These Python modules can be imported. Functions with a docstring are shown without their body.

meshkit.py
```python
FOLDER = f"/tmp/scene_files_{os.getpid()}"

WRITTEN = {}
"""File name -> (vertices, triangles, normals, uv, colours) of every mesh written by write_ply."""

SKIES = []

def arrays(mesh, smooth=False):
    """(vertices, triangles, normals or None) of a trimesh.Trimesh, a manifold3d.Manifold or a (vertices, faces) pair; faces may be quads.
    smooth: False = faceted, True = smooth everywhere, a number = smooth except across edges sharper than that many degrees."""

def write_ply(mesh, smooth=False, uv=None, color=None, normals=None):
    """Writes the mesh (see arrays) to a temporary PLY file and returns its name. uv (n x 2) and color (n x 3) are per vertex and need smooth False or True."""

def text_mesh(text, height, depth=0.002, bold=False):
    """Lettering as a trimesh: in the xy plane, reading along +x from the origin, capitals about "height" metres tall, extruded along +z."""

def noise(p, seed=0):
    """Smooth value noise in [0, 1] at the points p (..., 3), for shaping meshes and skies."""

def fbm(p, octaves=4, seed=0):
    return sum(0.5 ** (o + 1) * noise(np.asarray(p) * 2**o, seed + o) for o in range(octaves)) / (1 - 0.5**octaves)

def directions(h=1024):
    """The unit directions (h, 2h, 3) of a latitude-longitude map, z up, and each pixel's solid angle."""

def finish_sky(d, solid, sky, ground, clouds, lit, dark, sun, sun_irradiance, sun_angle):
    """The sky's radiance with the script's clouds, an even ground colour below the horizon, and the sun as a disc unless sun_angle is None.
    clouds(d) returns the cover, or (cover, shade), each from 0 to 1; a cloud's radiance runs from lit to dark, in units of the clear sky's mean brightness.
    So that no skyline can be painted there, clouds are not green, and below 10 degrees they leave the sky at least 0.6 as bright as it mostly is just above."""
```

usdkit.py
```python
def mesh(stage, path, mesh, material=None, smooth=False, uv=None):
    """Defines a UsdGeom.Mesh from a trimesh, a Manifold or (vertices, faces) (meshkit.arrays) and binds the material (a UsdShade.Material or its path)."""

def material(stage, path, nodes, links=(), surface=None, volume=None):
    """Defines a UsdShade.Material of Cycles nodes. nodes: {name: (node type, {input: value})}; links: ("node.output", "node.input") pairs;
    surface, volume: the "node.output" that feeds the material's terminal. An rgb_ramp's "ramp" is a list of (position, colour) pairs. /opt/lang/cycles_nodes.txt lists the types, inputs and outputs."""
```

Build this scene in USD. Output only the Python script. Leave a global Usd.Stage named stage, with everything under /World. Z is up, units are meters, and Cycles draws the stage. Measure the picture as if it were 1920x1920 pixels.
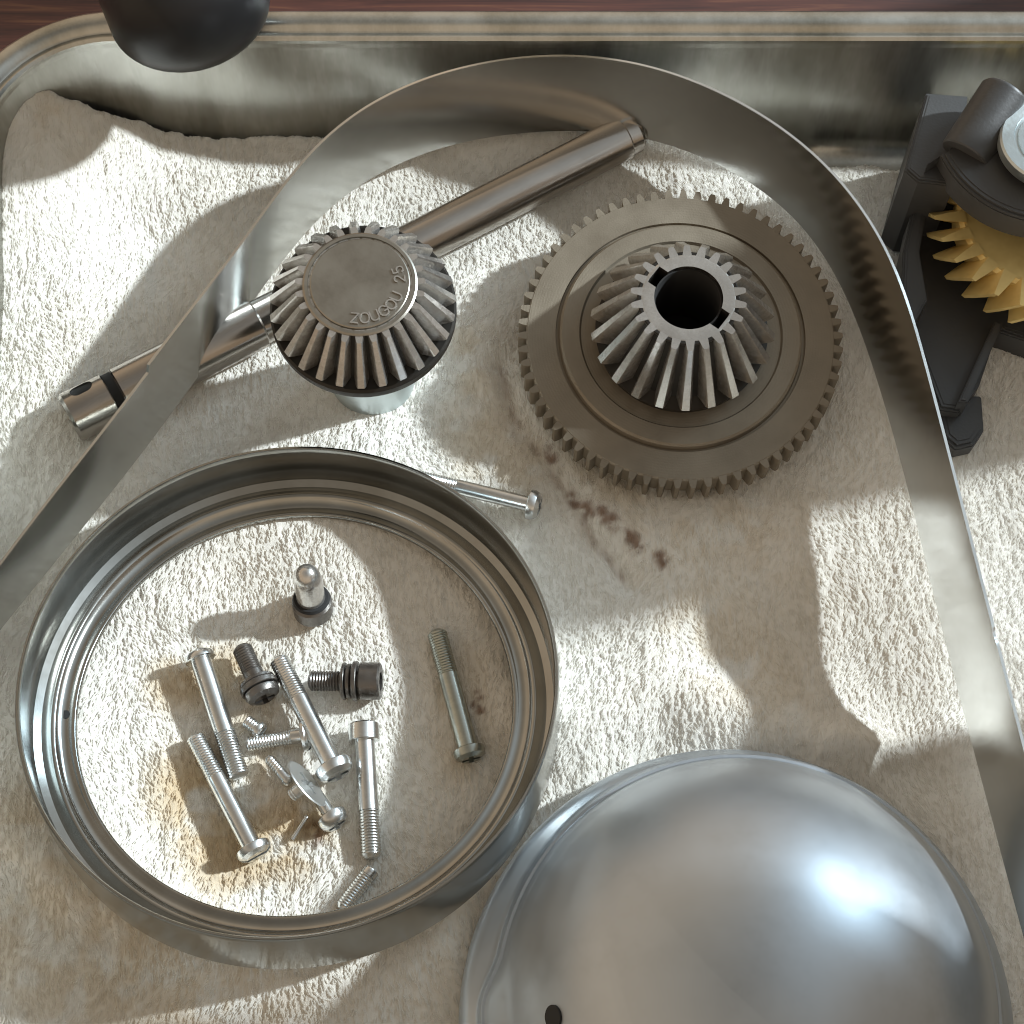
import math, numpy as np, trimesh, manifold3d as m3, usdkit, meshkit
from scipy.interpolate import CubicSpline, PchipInterpolator
from shapely.geometry import Polygon, Point, box as sbox
from shapely import affinity
from pxr import Usd, UsdGeom, UsdLux, UsdShade, Gf, Sdf, Vt
stage = Usd.Stage.CreateInMemory()
UsdGeom.SetStageUpAxis(stage, 'Z'); UsdGeom.SetStageMetersPerUnit(stage, 1.0)
UsdGeom.Xform.Define(stage, '/World'); UsdGeom.Scope.Define(stage, '/World/Looks')
MM = .001
# ------------------------------------------------------------------ camera
CD, CT, TH = .462, math.radians(24), math.tan(math.radians(16))
CP = np.array([0, -CD*math.sin(CT), CD*math.cos(CT)])
CR, CU, CF = np.array([1., 0, 0]), np.array([0, math.cos(CT), math.sin(CT)]), np.array([0, math.sin(CT), -math.cos(CT)])
cam = UsdGeom.Camera.Define(stage, '/World/camera')
mat = np.eye(4); mat[0, :3], mat[1, :3], mat[2, :3], mat[3, :3] = CR, CU, -CF, CP
UsdGeom.Xformable(cam).AddTransformOp().Set(Gf.Matrix4d(mat.tolist()))
cam.CreateHorizontalApertureAttr(36.0); cam.CreateVerticalApertureAttr(36.0)
cam.CreateFocalLengthAttr(18.0/TH); cam.CreateClippingRangeAttr((.02, 50.0))
cam.CreateExposureAttr(0.0)
def P(px, py, z=0.):
    """the point at height z (mm) that the photograph shows at this pixel, in metres"""
    d = CF+(px-960)/960*TH*CR+(960-py)/960*TH*CU
    return CP+d*((z*MM-CP[2])/d[2])
# ------------------------------------------------------------------ light
SUN = np.array([.809, .218, .545]); SUN /= np.linalg.norm(SUN)
def frame(z):
    z = np.asarray(z, float)/np.linalg.norm(z); x = np.cross([0, 0, 1.], z)
    x = np.array([1., 0, 0]) if np.linalg.norm(x) < 1e-6 else x/np.linalg.norm(x)
    return np.stack([x, np.cross(z, x), z], 1)
sun = UsdLux.DistantLight.Define(stage, '/World/sun')
m = np.eye(4); m[:3, :3] = frame(SUN).T
UsdGeom.Xformable(sun).AddTransformOp().Set(Gf.Matrix4d(m.tolist()))
sun.CreateIntensityAttr(1.6); sun.CreateAngleAttr(2.3); sun.CreateColorAttr(Gf.Vec3f(.86, .95, 1)); sun.CreateNormalizeAttr(True)
usdkit.material(stage, '/World/Looks/room_light', {
    'tc': ('texture_coordinate', {}), 'sx': ('separate_xyz', {}),
    'mr': ('map_range', {'from_min': -1.0, 'from_max': 1.0}),
    'rp': ('rgb_ramp', {'ramp': [(0, (.15, .115, .08)), (.45, (.24, .178, .122)), (.6, (.41, .31, .215)), (.8, (.42, .335, .245)), (.9, (.27, .225, .172)), (1, (.15, .133, .112))]}),
    'dt': ('vector_math', {'math_type': 'dot_product', 'vector2': (.86, .32, .40)}), 'ms': ('map_range', {'range_type': 'smoothstep', 'from_min': .35, 'from_max': 1.0, 'to_min': 0.0, 'to_max': 1.0}),
    'wn': ('mix', {'mix_type': 'mix', 'color2': (.42, .47, .50)}),
    'bg': ('background_shader', {'strength': 1.52})},
    [('tc.generated', 'sx.vector'), ('sx.z', 'mr.value'), ('mr.result', 'rp.fac'), ('tc.generated', 'dt.vector1'), ('dt.value', 'ms.value'), ('ms.result', 'wn.fac'), ('rp.color', 'wn.color1'), ('wn.color', 'bg.color')], surface='bg.background')
dome = UsdLux.DomeLight.Define(stage, '/World/room_light')
UsdShade.MaterialBindingAPI.Apply(dome.GetPrim()).Bind(UsdShade.Material.Get(stage, '/World/Looks/room_light'))
# the bright window the sun comes through
win = UsdLux.RectLight.Define(stage, '/World/window_light')
m = np.eye(4); wd = np.array([.68, .57, .45]); m[:3, :3] = frame(wd).T; m[3, :3] = wd/np.linalg.norm(wd)*1.3
UsdGeom.Xformable(win).AddTransformOp().Set(Gf.Matrix4d(m.tolist()))
win.CreateWidthAttr(.46); win.CreateHeightAttr(.46); win.CreateIntensityAttr(11.0); win.CreateColorAttr(Gf.Vec3f(.66, .86, 1))
# ------------------------------------------------------------------ helpers
names = {}
def numbered(path):
    n = names.get(path, 0); names[path] = n+1
    return path if n == 0 else f'{path}_{n:03d}'
def look(n): return UsdShade.Material.Get(stage, '/World/Looks/'+n)
def tag(p, label=None, cat=None, group=None, kind=None):
    for k, v in (('label', label), ('category', cat), ('group', group), ('kind', kind)):
        if v: p.SetCustomDataByKey(k, v)
    return p
def thing(name, label, cat, loc, group=None, rot=None):
    x = UsdGeom.Xform.Define(stage, numbered('/World/'+name))
    mt = np.eye(4); mt[3, :3] = loc
    if rot is not None: mt[:3, :3] = np.asarray(rot).T
    x.AddTransformOp().Set(Gf.Matrix4d(mt.tolist()))
    p = tag(x.GetPrim(), label, cat, group)
    XF[str(p.GetPath())] = (np.asarray(loc, float), np.eye(3) if rot is None else np.asarray(rot))
    return p
XF = {}
def obj(name, mesh, material, parent=None, smooth=30, world=False, label=None):
    """one Mesh under parent (in its frame; world=True: given in world coordinates)"""
    base = '/World' if parent is None else str(parent.GetPath())
    if world and parent is not None:
        o, r = XF['/'.join(base.split('/')[:3])]
        v, f = (mesh.vertices, mesh.faces) if hasattr(mesh, 'vertices') else mesh
        mesh = trimesh.Trimesh((np.asarray(v)-o)@r, f, process=False)
    g = usdkit.mesh(stage, numbered(base+'/'+name), mesh, look(material), smooth=smooth)
    if label: tag(g.GetPrim(), label)
    return g.GetPrim()
def cat(*ms): return trimesh.util.concatenate(ms)
def rotx(a): c, s = math.cos(math.radians(a)), math.sin(math.radians(a)); return np.array([[1, 0, 0], [0, c, -s], [0, s, c]])
def roty(a): c, s = math.cos(math.radians(a)), math.sin(math.radians(a)); return np.array([[c, 0, s], [0, 1, 0], [-s, 0, c]])
def rotz(a): c, s = math.cos(math.radians(a)), math.sin(math.radians(a)); return np.array([[c, -s, 0], [s, c, 0], [0, 0, 1]])
def lathe(prof, n=96, scale=MM):
    """closed or axis-to-axis profile of (r, z) in mm turned about z; outward normals when the profile runs up on the outside"""
    p = np.asarray(prof, float)*scale; k = len(p)
    a = np.arange(n)*2*np.pi/n
    v = np.stack([p[None, :, 0]*np.cos(a)[:, None], p[None, :, 0]*np.sin(a)[:, None], np.repeat(p[None, :, 1], n, 0)], -1).reshape(-1, 3)
    f = []
    for i in range(n):
        j = (i+1) % n
        for q in range(k-1):
            a0, a1, b0, b1 = i*k+q, i*k+q+1, j*k+q, j*k+q+1
            f += [[a0, b0, b1], [a0, b1, a1]]
    mesh = trimesh.Trimesh(v, f, process=False)
    mesh.merge_vertices(); mesh.update_faces(mesh.nondegenerate_faces()); mesh.remove_unreferenced_vertices()
    return mesh
def hull(pts): return trimesh.convex.convex_hull(np.asarray(pts))
def prism(poly, z0, z1, bevel=0):
    g = poly if isinstance(poly, Polygon) else Polygon(poly)
    if bevel:
        def ring(gg, z):
            t = trimesh.creation.extrude_polygon(gg, 1e-6, engine='earcut'); return t
        lo = trimesh.creation.extrude_polygon(g, z1-bevel-z0, engine='earcut'); lo.apply_translation([0, 0, z0])
        A = m3.CrossSection([np.asarray(g.exterior.coords)[:-1]]+[np.asarray(i.coords)[:-1] for i in g.interiors], m3.FillRule.EvenOdd)
        out = m3.Manifold.extrude(A, z1-bevel-z0).translate([0, 0, z0])
        for q in (1, 2, 3):
            ins = bevel*(1-math.cos(q*math.pi/6)); h = bevel*math.sin(q*math.pi/6)
            out += m3.Manifold.extrude(A.offset(-ins, m3.JoinType.Round), z1-bevel+h-z0).translate([0, 0, z0])
        mm = out.to_mesh(); return trimesh.Trimesh(mm.vert_properties[:, :3], mm.tri_verts)
    e = trimesh.creation.extrude_polygon(g, z1-z0, engine='earcut'); e.apply_translation([0, 0, z0]); return e
def to_man(t): return m3.Manifold(m3.Mesh(np.asarray(t.vertices, np.float32), np.asarray(t.faces, np.uint32)))
def from_man(m): q = m.to_mesh(); return trimesh.Trimesh(q.vert_properties[:, :3], q.tri_verts)
# ------------------------------------------------------------------ materials
def metal(name, base, rough, vary=.12, scale=60, bump=.0, metallic=1.0, spec=.5, dirt=None, stretch=(1, 1, 1), bscale=900, coat=0, bdist=.0002, rings=0):
    n = {'g': ('texture_coordinate', {}), 'mp': ('mapping', {'scale': stretch}),
         'n': ('noise_texture', {'scale': scale, 'detail': 5.0, 'roughness': .6}),
         'r': ('map_range', {'from_min': .3, 'from_max': .7, 'to_min': max(.02, rough-vary), 'to_max': rough+vary}),
         'c': ('rgb_ramp', {'ramp': [(.3, tuple(np.array(dirt if dirt else base)*(1 if dirt else .9))), (.62, base)]}),
         'n2': ('noise_texture', {'scale': bscale, 'detail': 3.0}), 'b': ('bump', {'strength': bump, 'distance': bdist}),
         'p': ('principled_bsdf', {'metallic': metallic, 'specular_ior_level': spec, 'coat_weight': coat, 'coat_roughness': .06})}
    l = [('g.object', 'mp.vector'), ('mp.vector', 'n.vector'), ('mp.vector', 'n2.vector'), ('n.fac', 'r.value'), ('r.result', 'p.roughness'), ('n.fac', 'c.fac'), ('c.color', 'p.base_color')]
    if bump: l += [('n2.fac', 'b.height'), ('b.normal', 'p.normal')]
    if rings:
        n['w'] = ('wave_texture', {'wave_type': 'rings', 'rings_direction': 'z', 'scale': rings, 'distortion': 1.5, 'detail': 3.0, 'detail_scale': 30.0}); n['b2'] = ('bump', {'strength': .07, 'distance': .0002})
        l += [('g.object', 'w.vector'), ('w.fac', 'b2.height'), ('b.normal', 'b2.normal'), ('b2.normal', 'p.normal')]; l.remove(('b.normal', 'p.normal'))
    usdkit.material(stage, '/World/Looks/'+name, n, l, surface='p.BSDF')
metal('band_steel', (.68, .685, .67), .17, .03, 30, .02, bscale=260)
metal('ring_steel', (.38, .385, .37), .16, .03, 50, .02, dirt=(.30, .295, .27))
metal('ground_steel', (.56, .525, .475), .22, .07, 120, .10, bscale=1500)
metal('shaft_steel', (.44, .41, .375), .20, .03, 60, .04, stretch=(5, 5, 1), bscale=300)
metal('gear_steel', (.56, .545, .52), .23, .06, 160, .08, bscale=1200, metallic=.9)
metal('shaded_gap_steel', (.035, .032, .028), .45, .08, 220, .1, bscale=1200, metallic=.8)  # near-black base paints the shade in the gaps between gear teeth
metal('gear_face', (.33, .31, .27), .36, .06, 90, .08, bscale=1800)
metal('sintered', (.25, .215, .165), .50, .08, 55, .25, metallic=.6, bscale=2200, rings=420, dirt=(.19, .16, .12))
metal('dome_paint', (.46, .505, .55), .38, .05, 38, .04, metallic=.88, bscale=500, coat=.10)
metal('bracket_iron', (.062, .063, .064), .48, .08, 80, .3, metallic=.25, bscale=1200)
metal('bronze', (.82, .64, .27), .40, .08, 90, .1, metallic=.45, dirt=(.66, .48, .18))
metal('cast_alloy', (.58, .64, .65), .42, .08, 120, .3, bscale=900)
metal('zinc', (.70, .715, .71), .25, .04, 100, .02, bscale=2500)
metal('satin_zinc', (.66, .67, .66), .42, .03, 60, .02, bscale=2500)
metal('dull_zinc', (.42, .44, .40), .30, .05, 100, .02, bscale=2500)
metal('black_oxide', (.16, .15, .14), .34, .1, 300, .2, bscale=2500, metallic=.9)
metal('pan_metal', (.50, .50, .465), .25, .05, 34, .06, dirt=(.30, .295, .255), metallic=.95, stretch=(1.6, 1.6, .35), bscale=350, bdist=.0006)
metal('black_plastic', (.010, .010, .011), .38, .05, 60, .1, metallic=0, spec=.3, bscale=900)
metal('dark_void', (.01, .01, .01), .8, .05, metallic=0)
metal('cream_paint', (.55, .53, .50), .35, .05, metallic=0)
usdkit.material(stage, '/World/Looks/towel_cotton', {
    'g': ('geometry', {}), 'st': ('attribute', {'attribute': 'stain'}), 'ru': ('attribute', {'attribute': 'rust'}),
    'mp': ('mapping', {'scale': (1, .5, 1)}), 'n': ('noise_texture', {'scale': 1300.0, 'detail': 4.0, 'roughness': .7}),
    'n2': ('noise_texture', {'scale': 22.0, 'detail': 3.0}),
    'c0': ('rgb_ramp', {'ramp': [(.3, (.73, .705, .65)), (.7, (.81, .795, .755))]}),
    'm1': ('mix', {'color2': (.60, .46, .26)}), 'm2': ('mix', {'color2': (.20, .085, .025)}),
    'b': ('bump', {'strength': .6, 'distance': .0006}),
    'p': ('principled_bsdf', {'roughness': .95, 'sheen_weight': .25, 'sheen_roughness': .5, 'specular_ior_level': .15, 'diffuse_roughness': 1.0})},
    [('g.position', 'mp.vector'), ('mp.vector', 'n.vector'), ('g.position', 'n2.vector'), ('n2.fac', 'c0.fac'), ('c0.color', 'm1.color1'), ('st.fac', 'm1.fac'),
     ('m1.color', 'm2.color1'), ('ru.fac', 'm2.fac'), ('m2.color', 'p.base_color'), ('n.fac', 'b.height'), ('b.normal', 'p.normal')], surface='p.BSDF')
usdkit.material(stage, '/World/Looks/towel_loops', {
    'g': ('geometry', {}), 'st': ('attribute', {'attribute': 'stain'}), 'ru': ('attribute', {'attribute': 'rust'}),
    'mp': ('mapping', {'scale': (1, .5, 1)}), 'n': ('noise_texture', {'scale': 1300.0, 'detail': 4.0, 'roughness': .7}),
    'n2': ('noise_texture', {'scale': 22.0, 'detail': 3.0}),
    'c0': ('rgb_ramp', {'ramp': [(.3, (.73, .705, .65)), (.7, (.81, .795, .755))]}),
    'm1': ('mix', {'color2': (.60, .46, .26)}), 'm2': ('mix', {'color2': (.20, .085, .025)}),
    'tl': ('translucent_bsdf', {}), 'mx': ('mix_closure', {'fac': .35}),
    'p': ('principled_bsdf', {'roughness': .95, 'sheen_weight': .25, 'sheen_roughness': .5, 'specular_ior_level': .15, 'diffuse_roughness': 1.0})},
    [('g.position', 'mp.vector'), ('mp.vector', 'n.vector'), ('g.position', 'n2.vector'), ('n2.fac', 'c0.fac'), ('c0.color', 'm1.color1'), ('st.fac', 'm1.fac'),
     ('m1.color', 'm2.color1'), ('ru.fac', 'm2.fac'), ('m2.color', 'p.base_color'), ('m2.color', 'tl.color'), ('p.BSDF', 'mx.closure1'), ('tl.BSDF', 'mx.closure2')], surface='mx.closure')
usdkit.material(stage, '/World/Looks/table_wood', {
    'g': ('geometry', {}), 'mp': ('mapping', {'scale': (2, 40, 2)}), 'n': ('noise_texture', {'scale': 9.0, 'detail': 6.0, 'roughness': .65, 'distortion': .6}),
    'c': ('rgb_ramp', {'ramp': [(.3, (.022, .006, .005)), (.55, (.07, .020, .013)), (.75, (.16, .065, .03))]}),
    'p': ('principled_bsdf', {'roughness': .55, 'coat_weight': .1, 'coat_roughness': .3})},
    [('g.position', 'mp.vector'), ('mp.vector', 'n.vector'), ('n.fac', 'c.fac'), ('c.color', 'p.base_color')], surface='p.BSDF')
# ------------------------------------------------------------------ setting: table
g = obj('table_top', trimesh.creation.box([1.6, 1.4, .03], trimesh.transformations.translation_matrix([.1, .1, -.030])), 'table_wood', smooth=False)
tag(g, kind='structure')
# ------------------------------------------------------------------ pan
def rrect(x0, x1, y0, y1, r, n=14):
    pts = []
    for cx, cy, a0 in ((x1-r, y1-r, 0), (x0+r, y1-r, 90), (x0+r, y0+r, 180), (x1-r, y0+r, 270)):
        for k in range(n+1):
            a = math.radians(a0+90*k/n); pts.append((cx+r*math.cos(a), cy+r*math.sin(a)))
    return np.array(pts)
PX0, PX1, PY0, PY1 = -.138, .215, -.20, .1218
def pan_ring(off, z):
    r = .032+off
    return np.c_[rrect(PX0-off, PX1+off, PY0-off, PY1+off, r), np.full(4*15, z)]
def loft(rings, cap0=False, flip=False):
    k = len(rings[0]); v = np.vstack(rings); f = []
    for i in range(len(rings)-1):
        for j in range(k):
            j2 = (j+1) % k
            f += [[i*k+j, i*k+j2, (i+1)*k+j2], [i*k+j, (i+1)*k+j2, (i+1)*k+j]]
    if cap0:
        c = len(v); v = np.vstack([v, rings[0].mean(0)])
        f += [[c, (j+1) % k, j] for j in range(k)]
    f = np.array(f)
    return trimesh.Trimesh(v, f[:, ::-1] if flip else f, process=False)
pan = thing('baking_pan', 'shallow grey metal pan lined with the towel, its far rim along the top', 'pan', (0, 0, 0))
obj('floor', loft([pan_ring(-.012, -.0080), pan_ring(-.012, -.0075), pan_ring(-.2*MM, -.0075)][:2], True), 'pan_metal', pan, 30)
wall = []
for o, z in ((-.012, -7.5), (-.009, -7.3), (-.006, -6.4), (-.004, -4.5), (-.0032, -2), (-.001, 20), (0, 36.6)): wall.append(pan_ring(o, z*MM))
outer = [pan_ring(o+.0012, z*MM) for o, z in ((0, 35.5), (-.001, 19), (-.0032, -3), (-.006, -7.8), (-.012, -8.4))]
obj('wall', loft(wall+outer, flip=True), 'pan_metal', pan, 40)
rim = [pan_ring(o*MM, z) for o, z in ((-.6, .0362), (-.5, .0372), (0.2, .0379), (1.4, .0376), (2.2, .0370), (2.8, .0374), (3.6, .0386), (5, .0392), (7.4, .0390), (8.6, .0383), (9.2, .0370), (9.0, .0355), (7.5, .0352), (6.8, .0362), (2.6, .0352), (-.6, .0345))]
rim.append(rim[0])
obj('rim', loft(rim, flip=True), 'pan_metal', pan, 35)
# ------------------------------------------------------------------ towel
ex = [(-320, 70, 34), (-120, 110, 36), (0, 140, 34), (80, 153, 28), (160, 185, 19), (230, 211, 11), (330, 244, 3), (520, 243, 1), (700, 250, 1), (1000, 246, 1), (1400, 262, 0), (1520, 268, 0), (1560, 300, 0), (1620, 293, 0), (1700, 304, 0), (1800, 312, 0), (2000, 318, 0), (2400, 320, 0)]
ep = np.array([P(*q) for q in ex]); order = np.argsort(ep[:, 0])
EY = PchipInterpolator(ep[order, 0], ep[order, 1]); EZ = PchipInterpolator(ep[order, 0], [ex[i][2]*MM for i in order])
def seg_dist(x, y, pl):
    d = np.full(x.shape, 9.)
    for a, b in zip(pl[:-1], pl[1:]):
        ab = b-a; t = np.clip(((x-a[0])*ab[0]+(y-a[1])*ab[1])/(ab@ab), 0, 1)
        d = np.minimum(d, np.hypot(x-a[0]-t*ab[0], y-a[1]-t*ab[1]))
    return d
def pl(*pts, z=0): return [P(a, b, z)[:2] for a, b in pts]
def smooth(t): t = np.clip(t, 0, 1); return t*t*(3-2*t)
def relief(x, y):
    """the towel's folds and swells, m"""
    q = np.stack([x*14, y*14, np.zeros_like(x)], -1)
    h = (meshkit.fbm(q, 3, 5)-.5)*.007+(meshkit.noise(q*3.2+9, 6)-.5)*.0016
    e = EY(np.clip(x, ep[:, 0].min(), ep[:, 0].max())); z0 = EZ(np.clip(x, ep[:, 0].min(), ep[:, 0].max()))
    h += z0*np.exp(-np.maximum(e-y, 0)/.040)*smooth(1-(e-y)/.16)
    for pts, amp, w in FOLDS: h += amp*MM*np.exp(-(seg_dist(x, y, pts)/(w*MM))**2)
    return h
FOLDS = [(pl((1060, 1350), (1230, 1300), (1400, 1355), (1570, 1425)), 8.0, 12),
         (pl((1560, 1395), (1680, 1400), (1800, 1360)), 3.0, 4), (pl((1500, 1440), (1700, 1450), (1850, 1440)), -2, 7),
         (pl((940, 690), (970, 790), (1040, 880), (1110, 1000), (1180, 1090)), -3.0, 4),
         (pl((960, 720), (1020, 850), (1090, 950)), 1.6, 6),
         (pl((-60, 1500), (40, 1590), (150, 1690), (300, 1720), (420, 1740)), 3.2, 6), (pl((-60, 1640), (60, 1690), (200, 1760)), -3, 8),
         (pl((60, 1480), (130, 1600), (230, 1690)), 5, 14), (pl((480, 1790), (650, 1830), (830, 1790)), 3, 9),
         (pl((330, 330), (430, 460)), 2, 14), (pl((60, 430), (170, 560), (60, 760)), 3, 16),
         (pl((1300, 1010), (1320, 1160)), 1.2, 12), (pl((880, 560), (900, 700)), 2, 9), (pl((640, 330), (800, 262), (960, 250), (1120, 250), (1250, 260)), 4, 11)]
nx, ny = 600, 600
gx = np.linspace(P(-330, 960)[0], P(2330, 960)[0], nx); tv = np.linspace(0, 1, ny)
gx2 = gx+0*gx
edge = EY(gx2)+(meshkit.fbm(np.c_[gx2*260, gx2*0, gx2*0], 3, 3)-.5)*.0022
Y0 = -.185
X = np.repeat(gx2[None], ny, 0); Y = Y0+(edge[None]-Y0)*tv[:, None]
Z = relief(X, Y)
def loops(x, y):
    a = meshkit.noise(np.stack([x*1500, y*520, x*0], -1), 11)
    b = meshkit.noise(np.stack([x*860+y*60, y*310, x*0+3], -1), 12)
    c = meshkit.noise(np.stack([x*210, y*120, x*0+5], -1), 13)
    row = .5+.5*np.sin(2*np.pi*(x/.00185+1.2*meshkit.noise(np.stack([x*160, y*90, x*0], -1), 17)))
    return a*a*.00028+b*b*.00040+(c-.5)*.00060+(row-.5)*.00010-.0004
lz = loops(X, Y)
thin = np.clip((edge[None]-Y)/.004, 0, 1)
Z = Z+lz*(.35+.65*thin)-(1-np.sqrt(np.clip(1-(1-thin)**2, 0, 1)))*.0055
v = np.stack([X, Y, Z], -1).reshape(-1, 3)
i = np.arange((ny-1)*(nx-1)); r, c = i//(nx-1), i % (nx-1); a = r*nx+c
f = np.vstack([np.c_[a, a+1, a+nx+1], np.c_[a, a+nx+1, a+nx]])
tw = thing('towel', 'off white terry towel with rust brown stains lining the pan', 'towel', (0, 0, 0))
towel = obj('cloth', (v, f), 'towel_cotton', tw, smooth=True)
rng = np.random.default_rng(7)
NT = 140000
u_, w_ = rng.random(NT), rng.random(NT)
tx = P(-180, 960)[0]+(P(2200, 960)[0]-P(-180, 960)[0])*u_
ty0 = P(960, 2060)[1]; te = np.interp(tx, gx2, edge)-.0004; ty = ty0+(te-ty0)*w_
from scipy.interpolate import RegularGridInterpolator
zg = RegularGridInterpolator((tv, gx2), Z)
def surf(x, y): return zg(np.c_[np.clip((y-Y0)/(np.interp(x, gx2, edge)-Y0), 0, 1), np.clip(x, gx2[0], gx2[-1])])
an_ = -np.pi/2+(meshkit.noise(np.stack([tx*90, ty*90, tx*0], -1), 41)-.5)*1.3+rng.normal(0, .28, NT)+np.where(rng.random(NT) < .5, np.pi, 0)
ln_ = rng.uniform(.0010, .0022, NT); up_ = rng.uniform(.00010, .00034, NT)
cp = []
for t_, h_ in ((0, -.1), (.5, 1.0), (1, .0)):
    qx, qy = tx+np.cos(an_)*ln_*t_, ty+np.sin(an_)*ln_*t_
    cp.append(np.stack([qx, qy, surf(qx, qy)+up_*h_], -1))
cp = np.stack(cp, 1).reshape(-1, 3)

def blot(pts, w, n, seed):
    d = seg_dist(X, Y, pts)
    return np.clip(smooth(1.15-d/(w*MM))*smooth((meshkit.fbm(np.stack([X*n, Y*n, X*0], -1), 3, seed)-.32)*4), 0, 1)
rust = np.zeros_like(X)
for (sx, sy, w) in ((1075, 935, 2.2), (1100, 955, 2.4), (1130, 965, 2.0), (1150, 980, 2.2), (1175, 1000, 2.0), (1188, 1015, 2.6), (1240, 1050, 2.2), (895, 1330, 1.8), (896, 1305, 1.2), (1030, 850, 2), (1660, 720, 1.2), (590, 1560, 3)):
    rust = np.maximum(rust, .76*blot(pl((sx-3, sy-5), (sx+5, sy+10)), w*1.05, 500, 21))
rust = np.maximum(rust, .6*blot(pl((1655, 670), (1664, 740)), 1.0, 400, 22)); rust = np.maximum(rust, .4*blot(pl((1090, 960), (1150, 1070)), 1.6, 200, 23))
rust = np.maximum(rust, .28*blot(pl((940, 690), (962, 780), (1010, 850), (1100, 985), (1175, 1085)), 1.3, 220, 24))
stain = np.zeros_like(X)
for pts, w, s, k in ((pl((330, 1280), (430, 1260)), 10, .6, 31), (pl((360, 1480), (430, 1600), (560, 1560)), 15, .75, 32), (pl((900, 820), (960, 880)), 16, .28, 33), (pl((1330, 1180), (1420, 1290)), 18, .22, 34), (pl((880, 640), (900, 780)), 7, .25, 35), (pl((1150, 900), (1400, 1000)), 20, .18, 36), (pl((450, 1260), (520, 1500)), 10, .4, 37), (pl((60, 1750), (400, 1850)), 30, .32, 38), (pl((60, 1560), (250, 1720)), 12, .3, 40), (pl((-40, 250), (120, 300)), 16, .2, 41), (pl((870, 1250), (880, 1420)), 9, .25, 39)):
    stain = np.maximum(stain, s*blot(pts, w, 160, k))
for nme, arr in (('stain', stain), ('rust', rust)):
    UsdGeom.PrimvarsAPI(towel).CreatePrimvar(nme, Sdf.ValueTypeNames.FloatArray, 'vertex').Set(Vt.FloatArray.FromNumpy(arr.ravel().astype(np.float32)))
bc = UsdGeom.BasisCurves.Define(stage, '/World/towel/terry_loops')
bc.CreateTypeAttr('linear'); bc.CreateCurveVertexCountsAttr(Vt.IntArray.FromNumpy(np.full(NT, 3, np.int32)))
bc.CreatePointsAttr(Vt.Vec3fArray.FromNumpy(cp.astype(np.float32)))
bc.CreateWidthsAttr(Vt.FloatArray.FromNumpy(np.repeat(rng.uniform(.00018, .00030, NT), 3).astype(np.float32))); bc.SetWidthsInterpolation('vertex')
UsdShade.MaterialBindingAPI.Apply(bc.GetPrim()).Bind(look('towel_loops')); tag(bc.GetPrim(), kind='stuff')
cy = (cp[:, 1]-Y0)/(np.interp(cp[:, 0], gx2, edge)-Y0)
for nme, arr in (('stain', stain), ('rust', rust)):
    vals = RegularGridInterpolator((tv, gx2), arr)(np.c_[np.clip(cy, 0, 1), np.clip(cp[:, 0], gx2[0], gx2[-1])])
    UsdGeom.PrimvarsAPI(bc).CreatePrimvar(nme, Sdf.ValueTypeNames.FloatArray, 'vertex').Set(Vt.FloatArray.FromNumpy(vals.astype(np.float32)))
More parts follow.
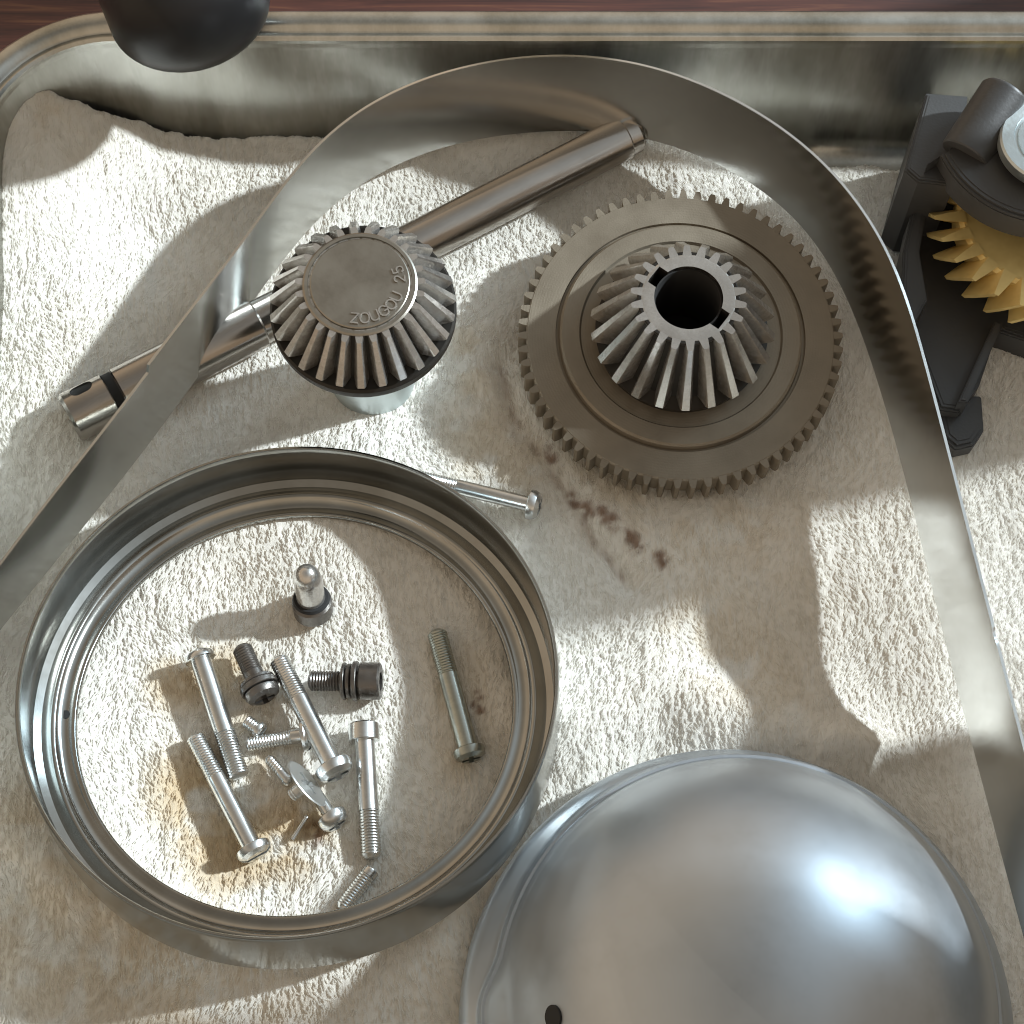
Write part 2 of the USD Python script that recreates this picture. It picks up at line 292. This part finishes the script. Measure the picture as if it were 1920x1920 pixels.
# ------------------------------------------------------------------ trim band
TB = [(-150, 1236, -95, 1300, 6), (0, 1040, 50, 1112, 6), (60, 958, 112, 1038, 7), (130, 870, 184, 944, 9), (235, 739, 285, 822, 10), (280, 675, 322, 765, 10), (340, 598, 378, 690, 9.5), (400, 520, 430, 615, 8.5), (500, 390, 525, 488, 6.5), (560, 290, 582, 405, 6), (640, 215, 655, 346, 6.5), (760, 150, 770, 283, 7.5), (900, 110, 905, 250, 8.5), (1080, 95, 1080, 236, 9), (1200, 108, 1195, 243, 9), (1320, 150, 1305, 278, 8.5), (1430, 205, 1405, 328, 8), (1540, 285, 1500, 398, 8), (1620, 380, 1565, 490, 9), (1690, 500, 1614, 600, 10), (1722, 620, 1645, 695, 12), (1762, 770, 1683, 820, 13.5), (1820, 1000, 1737, 1035, 15), (1870, 1190, 1780, 1215, 16), (1915, 1370, 1827, 1390, 16.5), (1960, 1540, 1872, 1560, 17), (2020, 1760, 1930, 1775, 17), (2090, 2020, 2000, 2035, 17)]
BW = 26.5*MM
bt, bb = [], []
for i_, (a, b, c_, d_, zb) in enumerate(TB):
    BW = (23.6+2.9*float(smooth((i_-6)/4)))*MM; B = P(c_, d_, zb); zz = np.linspace(zb+5, zb+40, 351)
    q = np.array([P(a, b, z) for z in zz]); dd = np.linalg.norm(q-B, axis=1)
    ok = np.where(dd >= BW)[0]; k = ok[0] if len(ok) else len(zz)-1
    bt.append(q[k]); bb.append(B)
bt, bb = np.array(bt), np.array(bb)
from scipy.ndimage import gaussian_filter1d
zs = bt[:, 2].copy(); zs_s = gaussian_filter1d(zs, 1.2, mode='nearest')
bt = np.array([P(q[0], q[1], z/MM) for q, z in zip(TB, zs_s)])

s = np.r_[0, np.cumsum(np.linalg.norm(np.diff((bt+bb)/2, axis=0), axis=1))]
ft, fb = CubicSpline(s, bt), CubicSpline(s, bb)
ss = np.unique(np.r_[np.linspace(0, s[-1], 420), np.interp([4.93, 4.95, 5.2, 5.22], np.arange(len(s)), s)])
T_, B_ = gaussian_filter1d(ft(ss), 12, axis=0, mode='nearest'), gaussian_filter1d(fb(ss), 12, axis=0, mode='nearest')
jog = np.interp(4.94, np.arange(len(s)), s)
up = (T_-B_)/np.linalg.norm(T_-B_, axis=1)[:, None]
T_ = T_-up*(np.where(ss < jog, 2.0, 0)*MM)[:, None]                      # the edge steps down beyond the shaft
for nk, amt in ((23.0, .7), (24.85, .9)):
    p0 = np.interp(nk, np.arange(len(s)), s); T_ -= up*(amt*MM*np.exp(-((ss-p0)/(1.2*MM))**2))[:, None]
tang = np.gradient((T_+B_)/2, axis=0); tang /= np.linalg.norm(tang, axis=1)[:, None]
nrm = np.cross(tang, up); nrm /= np.linalg.norm(nrm, axis=1)[:, None]     # points outward or inward; thickness only
n = len(ss); hh = np.array([0, .03, .5, .97, 1])
rows = [B_+(T_-B_)*h for h in hh]+[B_+(T_-B_)*h+nrm*.75*MM for h in hh[::-1]]
V = np.stack(rows, 1).reshape(-1, 3); K = len(rows); F = []
for a in range(n-1):
    for q in range(K):
        q2 = (q+1) % K; F += [[a*K+q, (a+1)*K+q, (a+1)*K+q2], [a*K+q, (a+1)*K+q2, a*K+q2]]
for a, fl in ((0, 0), (n-1, 1)):
    for q in range(1, K-1): F.append([a*K, a*K+q+fl*1, a*K+q+1-fl*1])
bandm = trimesh.Trimesh(V, F, process=False); bandm.fix_normals()
band = thing('trim_band', 'long polished steel trim strip bent into a teardrop around both gears', 'metal strip', P(1000, 600, 0))
obj('strip', bandm, 'band_steel', band, 40, world=True)
# ------------------------------------------------------------------ drip ring
rc = (P(540, 843, 19)+P(540, 1755, 33))/2; RR = 63.2
ring = thing('drip_ring', 'round stainless ring with an inward lip holding the loose screws', 'ring', rc-rotx(-6.4)@np.array([0, 0, 20*MM]), rot=rotx(-6.4))
W = [(RR+.2, 0), (RR+.5, .3), (RR+.5, 8), (RR+.05, 18.6), (RR, 19.6), (RR-.25, 20.1), (RR-.7, 20.1), (RR-1.0, 19.6), (RR-1.0, 18.4), (RR-.5, 8), (RR-.9, 5.4), (RR-2.6, 4.4)]
obj('outer_wall', lathe(W+[(RR-2.6, .2), (RR+.2, 0)], 240), 'ring_steel', ring, 50)
L = [(RR-2.6, 4.4), (RR-3.8, 4.5), (RR-4.8, 5.3), (RR-5.6, 5.5), (RR-6.2, 4.9), (RR-6.9, 3.9), (RR-8.2, 3.5), (RR-9.4, 3.7), (RR-10.2, 4.0), (RR-10.7, 3.6), (RR-10.8, 2.8), (RR-10.4, 2.4), (RR-6.5, 2.0), (RR-2.6, 2.6), (RR-2.6, 4.4)]
obj('inner_lip', lathe(L, 240), 'ring_steel', ring, 60)
ha = math.radians(180+3); hr = RR-8
obj('pin_hole', trimesh.creation.cylinder(.0011, .0014, sections=20, transform=trimesh.transformations.translation_matrix([hr*MM*math.cos(ha), hr*MM*math.sin(ha), 3.0*MM])), 'dark_void', ring)
# ------------------------------------------------------------------ gears
def tooth(phi, r0, z0, h0, w0, r1, z1, h1, w1, tip=.45, twist=0):
    """one bevel tooth from the small end (r0, z0) to the large end (r1, z1), mm; h, w its height and width there"""
    sl = np.array([r1-r0, z1-z0]); nn = np.array([-sl[1], sl[0]])/np.linalg.norm(sl)
    pts = []
    for (r_, z_, h, w, tw) in ((r0, z0, h0, w0, 0), (r1, z1, h1, w1, twist)):
        for k, ww in ((-.35, .56), (.0, .5), (.5, .40), (.82, .5*tip+.05), (1, .5*tip-.06)):
            for sg in (-1, 1):
                rr, zz = r_+nn[0]*h*k, z_+nn[1]*h*k
                if r_ == r0: sl_ = (z_-zz)/sl[1]; rr, zz = rr+sl[0]*sl_, z_
                an = phi+tw+sg*w*ww/max(rr, 1e-6)
                pts.append((rr*math.cos(an)*MM, rr*math.sin(an)*MM, zz*MM))
    return hull(pts)
# pinion standing on its hub
pr = rotx(4)@roty(1)
pface = P(675, 531, 55)
pin = thing('bevel_pinion', 'steel cone shaped gear with lettered round face standing on a pale hub by the shaft', 'gear', pface, rot=pr)
obj('gear_body', lathe([(0, -17), (21.3, -17), (22.6, -16.2), (22.9, -15.2), (22.9, -13.2), (22.3, -12.5), (19.0, -12.4), (13.2, -1.1), (12.9, -.7), (0, -.7)], 160), 'shaded_gap_steel', pin, 28)
obj('face_plate', lathe([(0, -.9), (13.0, -.9), (13.7, -.6), (13.75, -.3), (13.3, 0), (12.55, 0), (12.45, -.5), (12.0, -.5), (11.95, .0), (11.7, .2), (0, .25)], 120), 'gear_face', pin, 28)
NP_ = 27
for k in range(NP_): obj('tooth', tooth(2*math.pi*(k+.3)/NP_, 13.0, -.45, 2.3, 2.1, 19.2, -12.5, 4.0, 3.6, tip=.58), 'gear_steel', pin, 35)
obj('hub', lathe([(0, -56), (10.6, -56), (11.2, -55.2), (11.2, -19), (10.9, -17), (0, -17)], 96), 'cast_alloy', pin, 30, label='pale hub under the toothed head')
txt = 'ZOUGOU 25'
for k, ch in enumerate(txt):
    if ch == ' ': continue
    an = math.radians(-96+k*14.6)
    t = meshkit.text_mesh(ch, .0028, .00035, bold=False)
    t.apply_translation([-t.bounds[:, 0].mean(), -.0013, 0])
    M4 = np.eye(4); M4[:3, :3] = rotz(math.degrees(an)+90); t.apply_transform(M4)
    t.apply_translation([.0096*math.cos(an), .0096*math.sin(an), .00028])
    obj('stamped_letter', t, 'gear_steel', pin, False)
# big gear with bevel gear
gr = rotx(5.5)
gface = P(1276, 628, 15)
gear = thing('center_gear', 'large flat brown grey gear carrying a smaller cone shaped gear with a notched black bore', 'gear', gface, rot=gr)
sb = lathe([(0, -8.5), (39.6, -8.5), (40.3, -7.8), (40.3, -.5), (39.9, 0), (32.6, 0), (32.5, -.9), (31.8, -.9), (31.5, .9), (30.9, 1.4), (26.5, 1.4), (26.0, .7), (0, .7)], 220)
hole = m3.Manifold.cylinder(60*MM, 8.6*MM, circular_segments=72).translate([0, 0, -30*MM])
slot = m3.Manifold.cube([21.6*MM, 5.2*MM, 60*MM], True).rotate([0, 0, 143])
obj('spur_wheel', from_man(to_man(sb)-hole), 'sintered', gear, 30)
for k in range(66):
    an = 2*math.pi*k/66; hw = math.radians(360/66*.25)
    pts = []
    for z in (-8.3, -.12):
        for rr, w in ((39.7, 1.15), (40.6, 1.05), (41.7, .78), (42.4, .48)):
            for sg in (-1, 1): pts.append((rr*MM*math.cos(an+sg*hw*w), rr*MM*math.sin(an+sg*hw*w), z*MM))
    obj('spur_tooth', hull(pts), 'sintered', gear, 25)
bh = 22.5
bb_ = lathe([(0, .5), (22.0, .5), (22.4, 3.0), (19.2, 4.4), (12.6, bh-1.0), (12.8, bh-.2), (12.5, bh), (0, bh)], 160)
obj('bevel_body', from_man(to_man(bb_)-hole-slot), 'shaded_gap_steel', gear, 28)
obj('bevel_face', from_man(to_man(lathe([(0, bh-1.4), (11.8, bh-1.4), (12.0, bh-.5), (11.8, bh+.03), (11.4, bh+.15), (0, bh+.15)], 120))-hole-slot), 'gear_steel', gear, 28)
for k in range(22): obj('bevel_tooth', tooth(2*math.pi*(k+.5)/22, 11.9, bh+.1, 2.4, 2.3, 19.4, 4.4, 4.8, 4.1, tip=.6), 'gear_steel', gear, 35)
obj('bore', from_man(to_man(lathe([(0, -8), (8.58, -8), (8.58, bh-1.2), (8.2, bh-1.2), (8.2, -6), (0, -6)], 72))), 'dark_void', gear, 30)  # near-black liner paints the darkness of the deep hole
# ------------------------------------------------------------------ shaft
e1, e0 = P(1195, 246, 8), P(130, 785, 8.5)
ax = (e1-e0); LN = np.linalg.norm(ax)/MM; ax /= np.linalg.norm(ax)
sfr = np.stack([np.cross(np.cross([0, 0, 1.], ax), ax)*-1, np.cross([0, 0, 1.], ax), ax], 1)
sfr = np.stack([sfr[:, 0], np.cross(ax, sfr[:, 0]), ax], 1)
shaft = thing('steel_shaft', 'polished round steel shaft lying on the towel under the trim strip', 'shaft', e0, rot=sfr)
def rod(prof): return lathe(prof, 64)
body = rod([(0, 0), (6.1, 0), (6.8, .8), (6.8, 11.8), (5.3, 12.0), (5.3, 14.8), (6.8, 15), (6.8, 55), (6.1, 55.6), (6.1, LN-5), (5.6, LN-4.5), (5.6, LN-1.2), (4.6, LN), (0, LN)])
cut = m3.Manifold.cylinder(.02, 2.0*MM, circular_segments=32).rotate([0, 90, 0]).translate([.0040, 0, .0050])
cut = m3.Manifold.batch_hull([cut, cut.translate([0, 0, .0022])])
rr_ = trimesh.Trimesh(*[body.vertices, body.faces])
cutr = cut.rotate([0, 0, -26])
obj('rod', from_man(to_man(body)-cutr), 'shaft_steel', shaft, 30)
obj('keyway_dark_fill', from_man(m3.Manifold.cylinder(.0118, 6.35*MM, circular_segments=64)^cutr), 'dark_void', shaft, 30)  # near-black inlay paints the shade inside the slot
obj('snap_ring_groove', lathe([(5.35, 12.1), (6.2, 12.1), (6.2, 14.7), (5.35, 14.7)], 64), 'dark_void', shaft, 30)
# ------------------------------------------------------------------ silver dome
dr = rotx(4)
dc = P(1375, 1920, 0)
dome_t = thing('silver_dome', 'silver painted planetary dome lying domed side up at the bottom', 'mixer part', dc, rot=dr)
nphi = 240
rows_ = []
ph = np.arange(nphi)*2*np.pi/nphi
deg = np.degrees(ph)
OX, OY, RS, ZS, HS = 2.0, 3.5, 55.5, 4.0, 53.0
rb = 56.6+3.2*smooth((deg-168)/14)*smooth((300-deg)/16)          # where the raised body runs out to the skirt
def prow(r, z, k=0): rows_.append(np.c_[r*np.cos(ph)+OX*k, r*np.sin(ph)+OY*k, np.broadcast_to(z, r.shape)]*MM)
one = np.ones(nphi)
for r_, z_ in ((62.2, -3), (62.8, -2), (63.0, 2), (62.8, 5.5), (62.3, 7.4), (61.4, 8.6)): prow(r_*one, z_)
for k_, z_ in ((.3, 9.3), (.7, 9.9), (.92, 10.3), (1.0, 11.2)): prow(61.4+(rb+.5-61.4)*k_, z_, k_)
prow(rb+.25, 12.3, 1); prow(rb-.2, 12.9, 1); prow(rb-.8, 12.9, 1)
a0 = math.asin(9.6/HS)
for k in range(0, 34):
    a = a0+(math.pi/2-a0)*k/34; w_ = smooth(1-k/3.)
    prow((RS*math.cos(a))*(1-w_)+w_*(rb-1.3), ZS+HS*math.sin(a), 1)
sh = loft(rows_); top_ = len(sh.vertices); V_ = np.vstack([sh.vertices, [[OX*MM, OY*MM, (ZS+HS)*MM]]]); kk = top_-nphi
F_ = np.vstack([sh.faces, [[kk+j, kk+(j+1) % nphi, top_] for j in range(nphi)]])
obj('shell', (V_, F_), 'dome_paint', dome_t, 50)
hd_ = np.array([-.042, -.0012, 0]); ca_ = math.hypot(hd_[0]-OX*MM, hd_[1]-OY*MM)/(RS*MM); hz_ = (ZS+HS*math.sqrt(1-ca_**2))*MM
hn_ = np.array([hd_[0]-OX*MM, hd_[1]-OY*MM, hz_-ZS*MM]); M4 = np.eye(4); M4[:3, :3] = frame(hn_); M4[:3, 3] = [hd_[0], hd_[1], hz_]
obj('screw_hole', trimesh.creation.cylinder(.0026, .0008, sections=28, transform=M4), 'dark_void', dome_t)
# ------------------------------------------------------------------ black handle
hp0, hp1 = P(388, 112, 50), P(240, -330, 74)
hx = hp1-hp0; HL = np.linalg.norm(hx)/MM
hprof = [(0, -1)]+[(21.0*math.sin(a), 14-15*math.cos(a)) for a in np.linspace(.15, math.pi/2, 12)]+[(21.5, 22), (21.2, 34), (18, 60), (14, HL), (0, HL)]
handle = thing('black_handle', 'rounded end of a black plastic handle poking over the pan corner', 'handle', hp0, rot=frame(hx))
obj('grip', lathe(hprof, 72), 'black_plastic', handle, 50)
# ------------------------------------------------------------------ worm gear bracket
wb = thing('worm_bracket', 'dark grey iron bracket with a yellow bronze worm gear outside the trim strip', 'gear bracket', P(1850, 520, 0))
def pp(pts, z): return [tuple(P(a, b, z)[:2]) for a, b in pts]
obj('base_plate', prism(pp([(1728, 340), (1692, 470), (1688, 560), (1722, 660), (1762, 765), (1800, 770), (1838, 720), (1872, 618), (1940, 640), (2040, 640), (2060, 330)], 9), -.001, .009, .0015), 'bracket_iron', wb, 40, world=True)
obj('side_wall', prism(pp([(1722, 338), (1748, 345), (1725, 470), (1740, 560), (1712, 610), (1690, 560), (1694, 470)], 19), .008, .019, .0012), 'bracket_iron', wb, 40, world=True)
obj('foot', prism(Polygon(pp([(1760, 745), (1836, 745), (1840, 800), (1822, 826), (1795, 832), (1776, 815)], 5)).buffer(.001), -.001, .005, .0018), 'bracket_iron', wb, 40, world=True)
obj('brace', prism(pp([(1866, 600), (1882, 606), (1815, 752), (1797, 752)], 13), .004, .013, .001), 'bracket_iron', wb, 40, world=True)
obj('upright_block', prism(pp([(1737, 172), (1816, 178), (1802, 300), (1790, 345), (1722, 338), (1697, 316)], 34), 0, .034, .0012), 'bracket_iron', wb, 40, world=True)
arm = [(1700+0, 330)]
c0 = (1975, 190)
arc = [(c0[0]+232*math.cos(math.radians(a)), c0[1]+222*math.sin(math.radians(a))) for a in np.linspace(155, 60, 24)]
arm = [(1742, 300), (1800, 262), (1830, 250)]+[(1990, 240), (2120, 300), (2100, 430)]+arc[::-1]
obj('bearing_arm', prism(pp(arm, 40), .031, .040, .0018), 'bracket_iron', wb, 40, world=True)
lugA, lugB = P(1808, 292, 38), P(1886, 172, 44)
lg = lathe([(0, 0), (6.3, 0), (6.6, .4), (6.6, np.linalg.norm(lugB-lugA)/MM-1), (6, np.linalg.norm(lugB-lugA)/MM), (3.4, np.linalg.norm(lugB-lugA)/MM), (3.2, np.linalg.norm(lugB-lugA)/MM-1.5), (0, np.linalg.norm(lugB-lugA)/MM-1.5)], 48)
M4 = np.eye(4); M4[:3, :3] = frame(lugB-lugA); M4[:3, 3] = lugA; lg.apply_transform(M4)
obj('bolt_lug', lg, 'bracket_iron', wb, 35, world=True)
wc = P(1972, 262, 46)
cap = lathe([(0, -4), (12.6, -4), (13, -3.4), (13, -.6), (12.5, 0), (9.5, 0), (9.3, -.5), (8.6, -.5), (8.4, 0), (0, 0)], 96); cap.apply_translation(wc)
obj('bearing_cap', cap, 'cast_alloy', wb, 35, world=True, label='pale alloy bearing cap')
gc = P(1966, 398, 25)
gw = lathe([(0, -9), (22.6, -9), (23.6, -8), (23.6, -1.4), (22.6, -.4), (0, -.4)], 120)
gw.apply_translation(gc); obj('worm_gear', gw, 'bronze', wb, 35, world=True, label='yellow bronze worm gear')
for k in range(27):
    an = 2*math.pi*(k+.2)/27; pts = []
    for z, tw in ((.2, .13), (-3, .04), (-6, -.04), (-9.2, -.13)):
        for rr, w in ((22.0, 1.9), (26.5, 1.25), (30.2, .6)):
            for sg in (-1, 1): pts.append((rr*MM*math.cos(an+tw+sg*w/rr), rr*MM*math.sin(an+tw+sg*w/rr), z*MM))
    t = hull(pts); t.apply_translation(gc); obj('worm_tooth', t, 'bronze', wb, 35, world=True)
# ------------------------------------------------------------------ screws
def screw(name, label, head, tip, zh, zt, d, hd, hh, kind='pan', mat='zinc', thread=.35, group='screws lying inside the ring', drive='cross', category='screw', collar=None):
    """a screw from the outer face of its head (pixel, height of the axis in mm) to its tip"""
    a, b = P(*head, zh), P(*tip, zt); L_ = np.linalg.norm(b-a)/MM
    t = thing(name, label, category, a, group, frame(b-a))
    r, rh = d/2, hd/2
    if kind == 'pan': hp = [(0, 0), (rh*.62, 0), (rh*.9, hh*.28), (rh, hh*.6), (rh, hh*.92), (rh*.94, hh), (0, hh)]
    elif kind == 'flat': hp = [(0, 0), (rh*.95, 0), (rh, .25), (r, hh), (0, hh)]
    elif kind == 'cap': hp = [(0, 0), (rh*.9, 0), (rh, .35), (rh, hh-.2), (rh*.95, hh), (0, hh)]
    else: hp = [(0, 0), (rh*.8, 0), (rh, hh*.3), (rh, hh), (0, hh)]
    hm = to_man(lathe(hp, 6 if kind == 'hex' else 40))
    if drive == 'cross':
        w = rh*(.2 if kind == 'flat' else .30); q_ = .95 if kind == 'flat' else 1.15; hm = hm-m3.Manifold.cube([rh*q_*MM, w*MM, hh*MM], True)-m3.Manifold.cube([w*MM, rh*q_*MM, hh*MM], True)
    elif drive == 'slot': hm = hm-m3.Manifold.cube([rh*2.2*MM, rh*.3*MM, hh*.9*MM], True)
    elif drive == 'socket': hm = hm-m3.Manifold.cylinder(hh*1.2*MM, rh*.55*MM, circular_segments=6).translate([0, 0, -hh*.6*MM])
    obj('head', from_man(hm), mat, t, 30)
    ls = L_*(1-thread)
    obj('shank', lathe([(0, hh*.8), (r, hh*.8), (r, ls), (0, ls)], 32), mat, t, 30)
    if collar:
        for z0_, rr_, h_ in collar: obj('washer', lathe([(r*.8, z0_), (rr_-.2, z0_), (rr_, z0_+.2), (rr_, z0_+h_-.2), (rr_-.2, z0_+h_), (r*.8, z0_+h_)], 40), mat, t, 30)
    if thread > 0:
        p = .72; n_ = max(2, int((L_-ls)/p)); q = [(0, ls-.01), (r*.9, ls)]
        for k in range(n_): q += [(r, ls+(k+.4)*p), (r, ls+(k+.55)*p), (r*.9, ls+(k+.98)*p)]
        q += [(r*.6, L_), (0, L_)]
        obj('thread', lathe(q, 28), mat, t, 25)
    return t
screw('long_screw', 'bright long screw half hidden outside the ring, its head towards the large gear', (1012, 950), (775, 893), 5.0, 3.2, 4.0, 7.8, 3.0, mat='zinc', group=None)
screw('long_screw', 'leftmost upright long screw, head at its upper end', (371, 1222), (449, 1458), 4.4, 3.2, 5.2, 7.6, 2.4, group='long zinc screws inside the ring')
screw('long_screw', 'long screw lying across the middle of the pile with its head lower right', (634, 1455), (521, 1234), 6.9, 4.8, 4.9, 9.2, 3.2, group='long zinc screws inside the ring')
screw('long_screw', 'straight long screw right of the pile with a thick head at its upper end', (681, 1357), (697, 1610), 4.4, 3.0, 4.9, 7.6, 4.4, kind='cap', drive='socket', group='long zinc screws inside the ring')
screw('long_screw', 'long screw at the lower left of the pile with slotted head at its lower end', (482, 1606), (364, 1380), 4.2, 3.0, 4.8, 8.6, 2.6, drive='slot', group='long zinc screws inside the ring')
screw('long_screw', 'dull greenish screw lying alone in the shade at the right of the ring', (884, 1424), (818, 1183), 4.2, 2.9, 5.0, 7.8, 2.8, mat='dull_zinc', group='long zinc screws inside the ring')
screw('washer_bolt', 'dark short bolt with washer and cross head at the top left of the pile', (497, 1311), (452, 1212), 5.5, 4.5, 5.0, 8.8, 2.6, mat='black_oxide', thread=.5, group=None, category='bolt', collar=[(2.8, 4.9, 1.5), (4.5, 4.4, 1.0)])
screw('washer_bolt', 'dark bolt lying sideways with lock washer and head at its right end', (714, 1277), (579, 1277), 5.6, 4.2, 5.0, 9.2, 5.0, kind='cap', drive='socket', mat='black_oxide', thread=.55, group=None, category='bolt', collar=[(5.6, 4.9, 1.2), (7.2, 4.3, 1.1), (8.6, 4.6, .8)])
screw('small_screw', 'short pale screw lying across under the long middle screw', (583, 1376), (462, 1396), 3.6, 2.6, 3.6, 8.2, 2.2, thread=.7, group=None, drive='slot')
screw('countersunk_screw', 'cross head screw with wide flat head facing up between two long screws', (577, 1468), (550, 1490), 9.0, 7.4, 3.2, 13.4, 2.4, kind='flat', group=None, thread=.2, mat='satin_zinc')
screw('small_screw', 'small round headed screw just below the wide flat cross head', (632, 1548), (566, 1448), 4.2, 2.4, 3.2, 7.4, 3.0, group=None, thread=.5)
screw('small_screw', 'thin bright screw tip left of the wide flat cross head', (545, 1470), (502, 1420), 3.2, 3.0, 2.6, 3.4, 1.6, group=None, thread=.55, drive=None)
screw('small_screw', 'tiny ribbed screw left of the short pale screw', (492, 1374), (462, 1352), 2.6, 2.2, 3.4, 4.6, 1.4, group=None, thread=.7, drive='slot')
screw('set_screw', 'small headless threaded screw against the lower inside of the ring', (698, 1630), (640, 1706), 2.8, 2.8, 4.0, 4.0, 1.2, group=None, thread=.85, drive='slot', kind='cap')
screw('cotter_pin', 'thin short wire pin below the wide flat cross head', (576, 1530), (548, 1574), 2.2, 1.8, 1.0, 1.2, .6, group=None, thread=0, drive=None, category='pin')
# standing bolt
sa, sb_ = P(588, 1146, 1.5), P(573, 1068, 20)
t = thing('standing_bolt', 'dark round ended bolt standing on its head apart from the pile', 'bolt', sa, None, frame(sb_-sa))
SL = np.linalg.norm(sb_-sa)/MM
obj('head', lathe([(0, 0), (4.6, 0), (5.0, .5), (5.0, 4.6), (4.4, 5.2), (0, 5.2)], 40), 'black_oxide', t, 30)
obj('collar', lathe([(0, 5.2), (4.5, 5.3), (4.7, 5.7), (4.3, 6.4), (0, 6.5)], 40), 'dark_void', t, 30)
obj('shank', lathe([(0, 6.3), (3.55, 6.3), (3.55, SL-4.5), (3.2, SL-2.4), (2.2, SL-.7), (1.0, SL), (0, SL)], 40), 'gear_steel', t, 40)
# ------------------------------------------------------------------ unseen blockers added beside the pan to cast shade into view
def soft_box(x0, x1, y0, y1, z0, z1, r):
    m_ = m3.Manifold.batch_hull([m3.Manifold.sphere(r, 24).translate([x, y, z]) for x in (x0+r, x1-r) for y in (y0+r, y1-r) for z in (z0+r, z1-r)])
    return from_man(m_)
hs = thing('added_shade_block', 'pale block added out of view on the right to shade the large gear and towel', 'mixer part', (.26, .08, -.015))  # added blocker; outline and overhang shaped by the shade it should cast
obj('shell', from_man(to_man(soft_box(.224, .268, .048, .116, -.015, .158, .010))+to_man(soft_box(.224, .25, .026, .10, .125, .158, .008))), 'cream_paint', hs, 40, world=True)
ps = thing('added_shade_panel', 'pale panel added out of view at the lower right to shade the dome and towel', 'mixer part', (.28, -.2, -.015))  # added blocker; profile cut so its edge ends the sunlit area
prof2 = [(-.34, -.015), (-.028, -.015), (-.028, .092), (-.034, .100), (-.080, .112), (-.085, .125), (-.077, .145), (-.060, .172), (-.046, .20), (-.034, .23), (-.02, .29), (-.34, .29)]
pm = trimesh.creation.extrude_polygon(Polygon(prof2), .03, engine='earcut')
pm.vertices = np.stack([pm.vertices[:, 2]+.224, pm.vertices[:, 0], pm.vertices[:, 1]], 1)
obj('shade_panel', pm, 'cream_paint', ps, 40, world=True)

tb = thing('added_shade_bottle', 'dark bottle shape added out of view on the right to shade the table', 'bottle', (.32, .305, -.015))  # added blocker, keeps sun off the left of the table strip
obj('glass', lathe([(0, 0), (34, 0), (37, 3), (37, 210), (30, 235), (17, 262), (15, 300), (17, 303), (17, 325), (0, 325)], 48), 'black_plastic', tb, 40)
cn = thing('added_shade_canister', 'pale canister shape added out of view on the right to shade the table', 'canister', (.31, .196, -.015))  # added blocker, keeps sun off the right of the table strip
obj('can', lathe([(0, 0), (27, 0), (29, 2), (29, 138), (27, 140), (0, 140)], 64), 'cream_paint', cn, 40)
obj('lid', lathe([(0, 140), (29.8, 140), (30, 141), (30, 148), (28, 150), (0, 150)], 64), 'dome_paint', cn, 40)
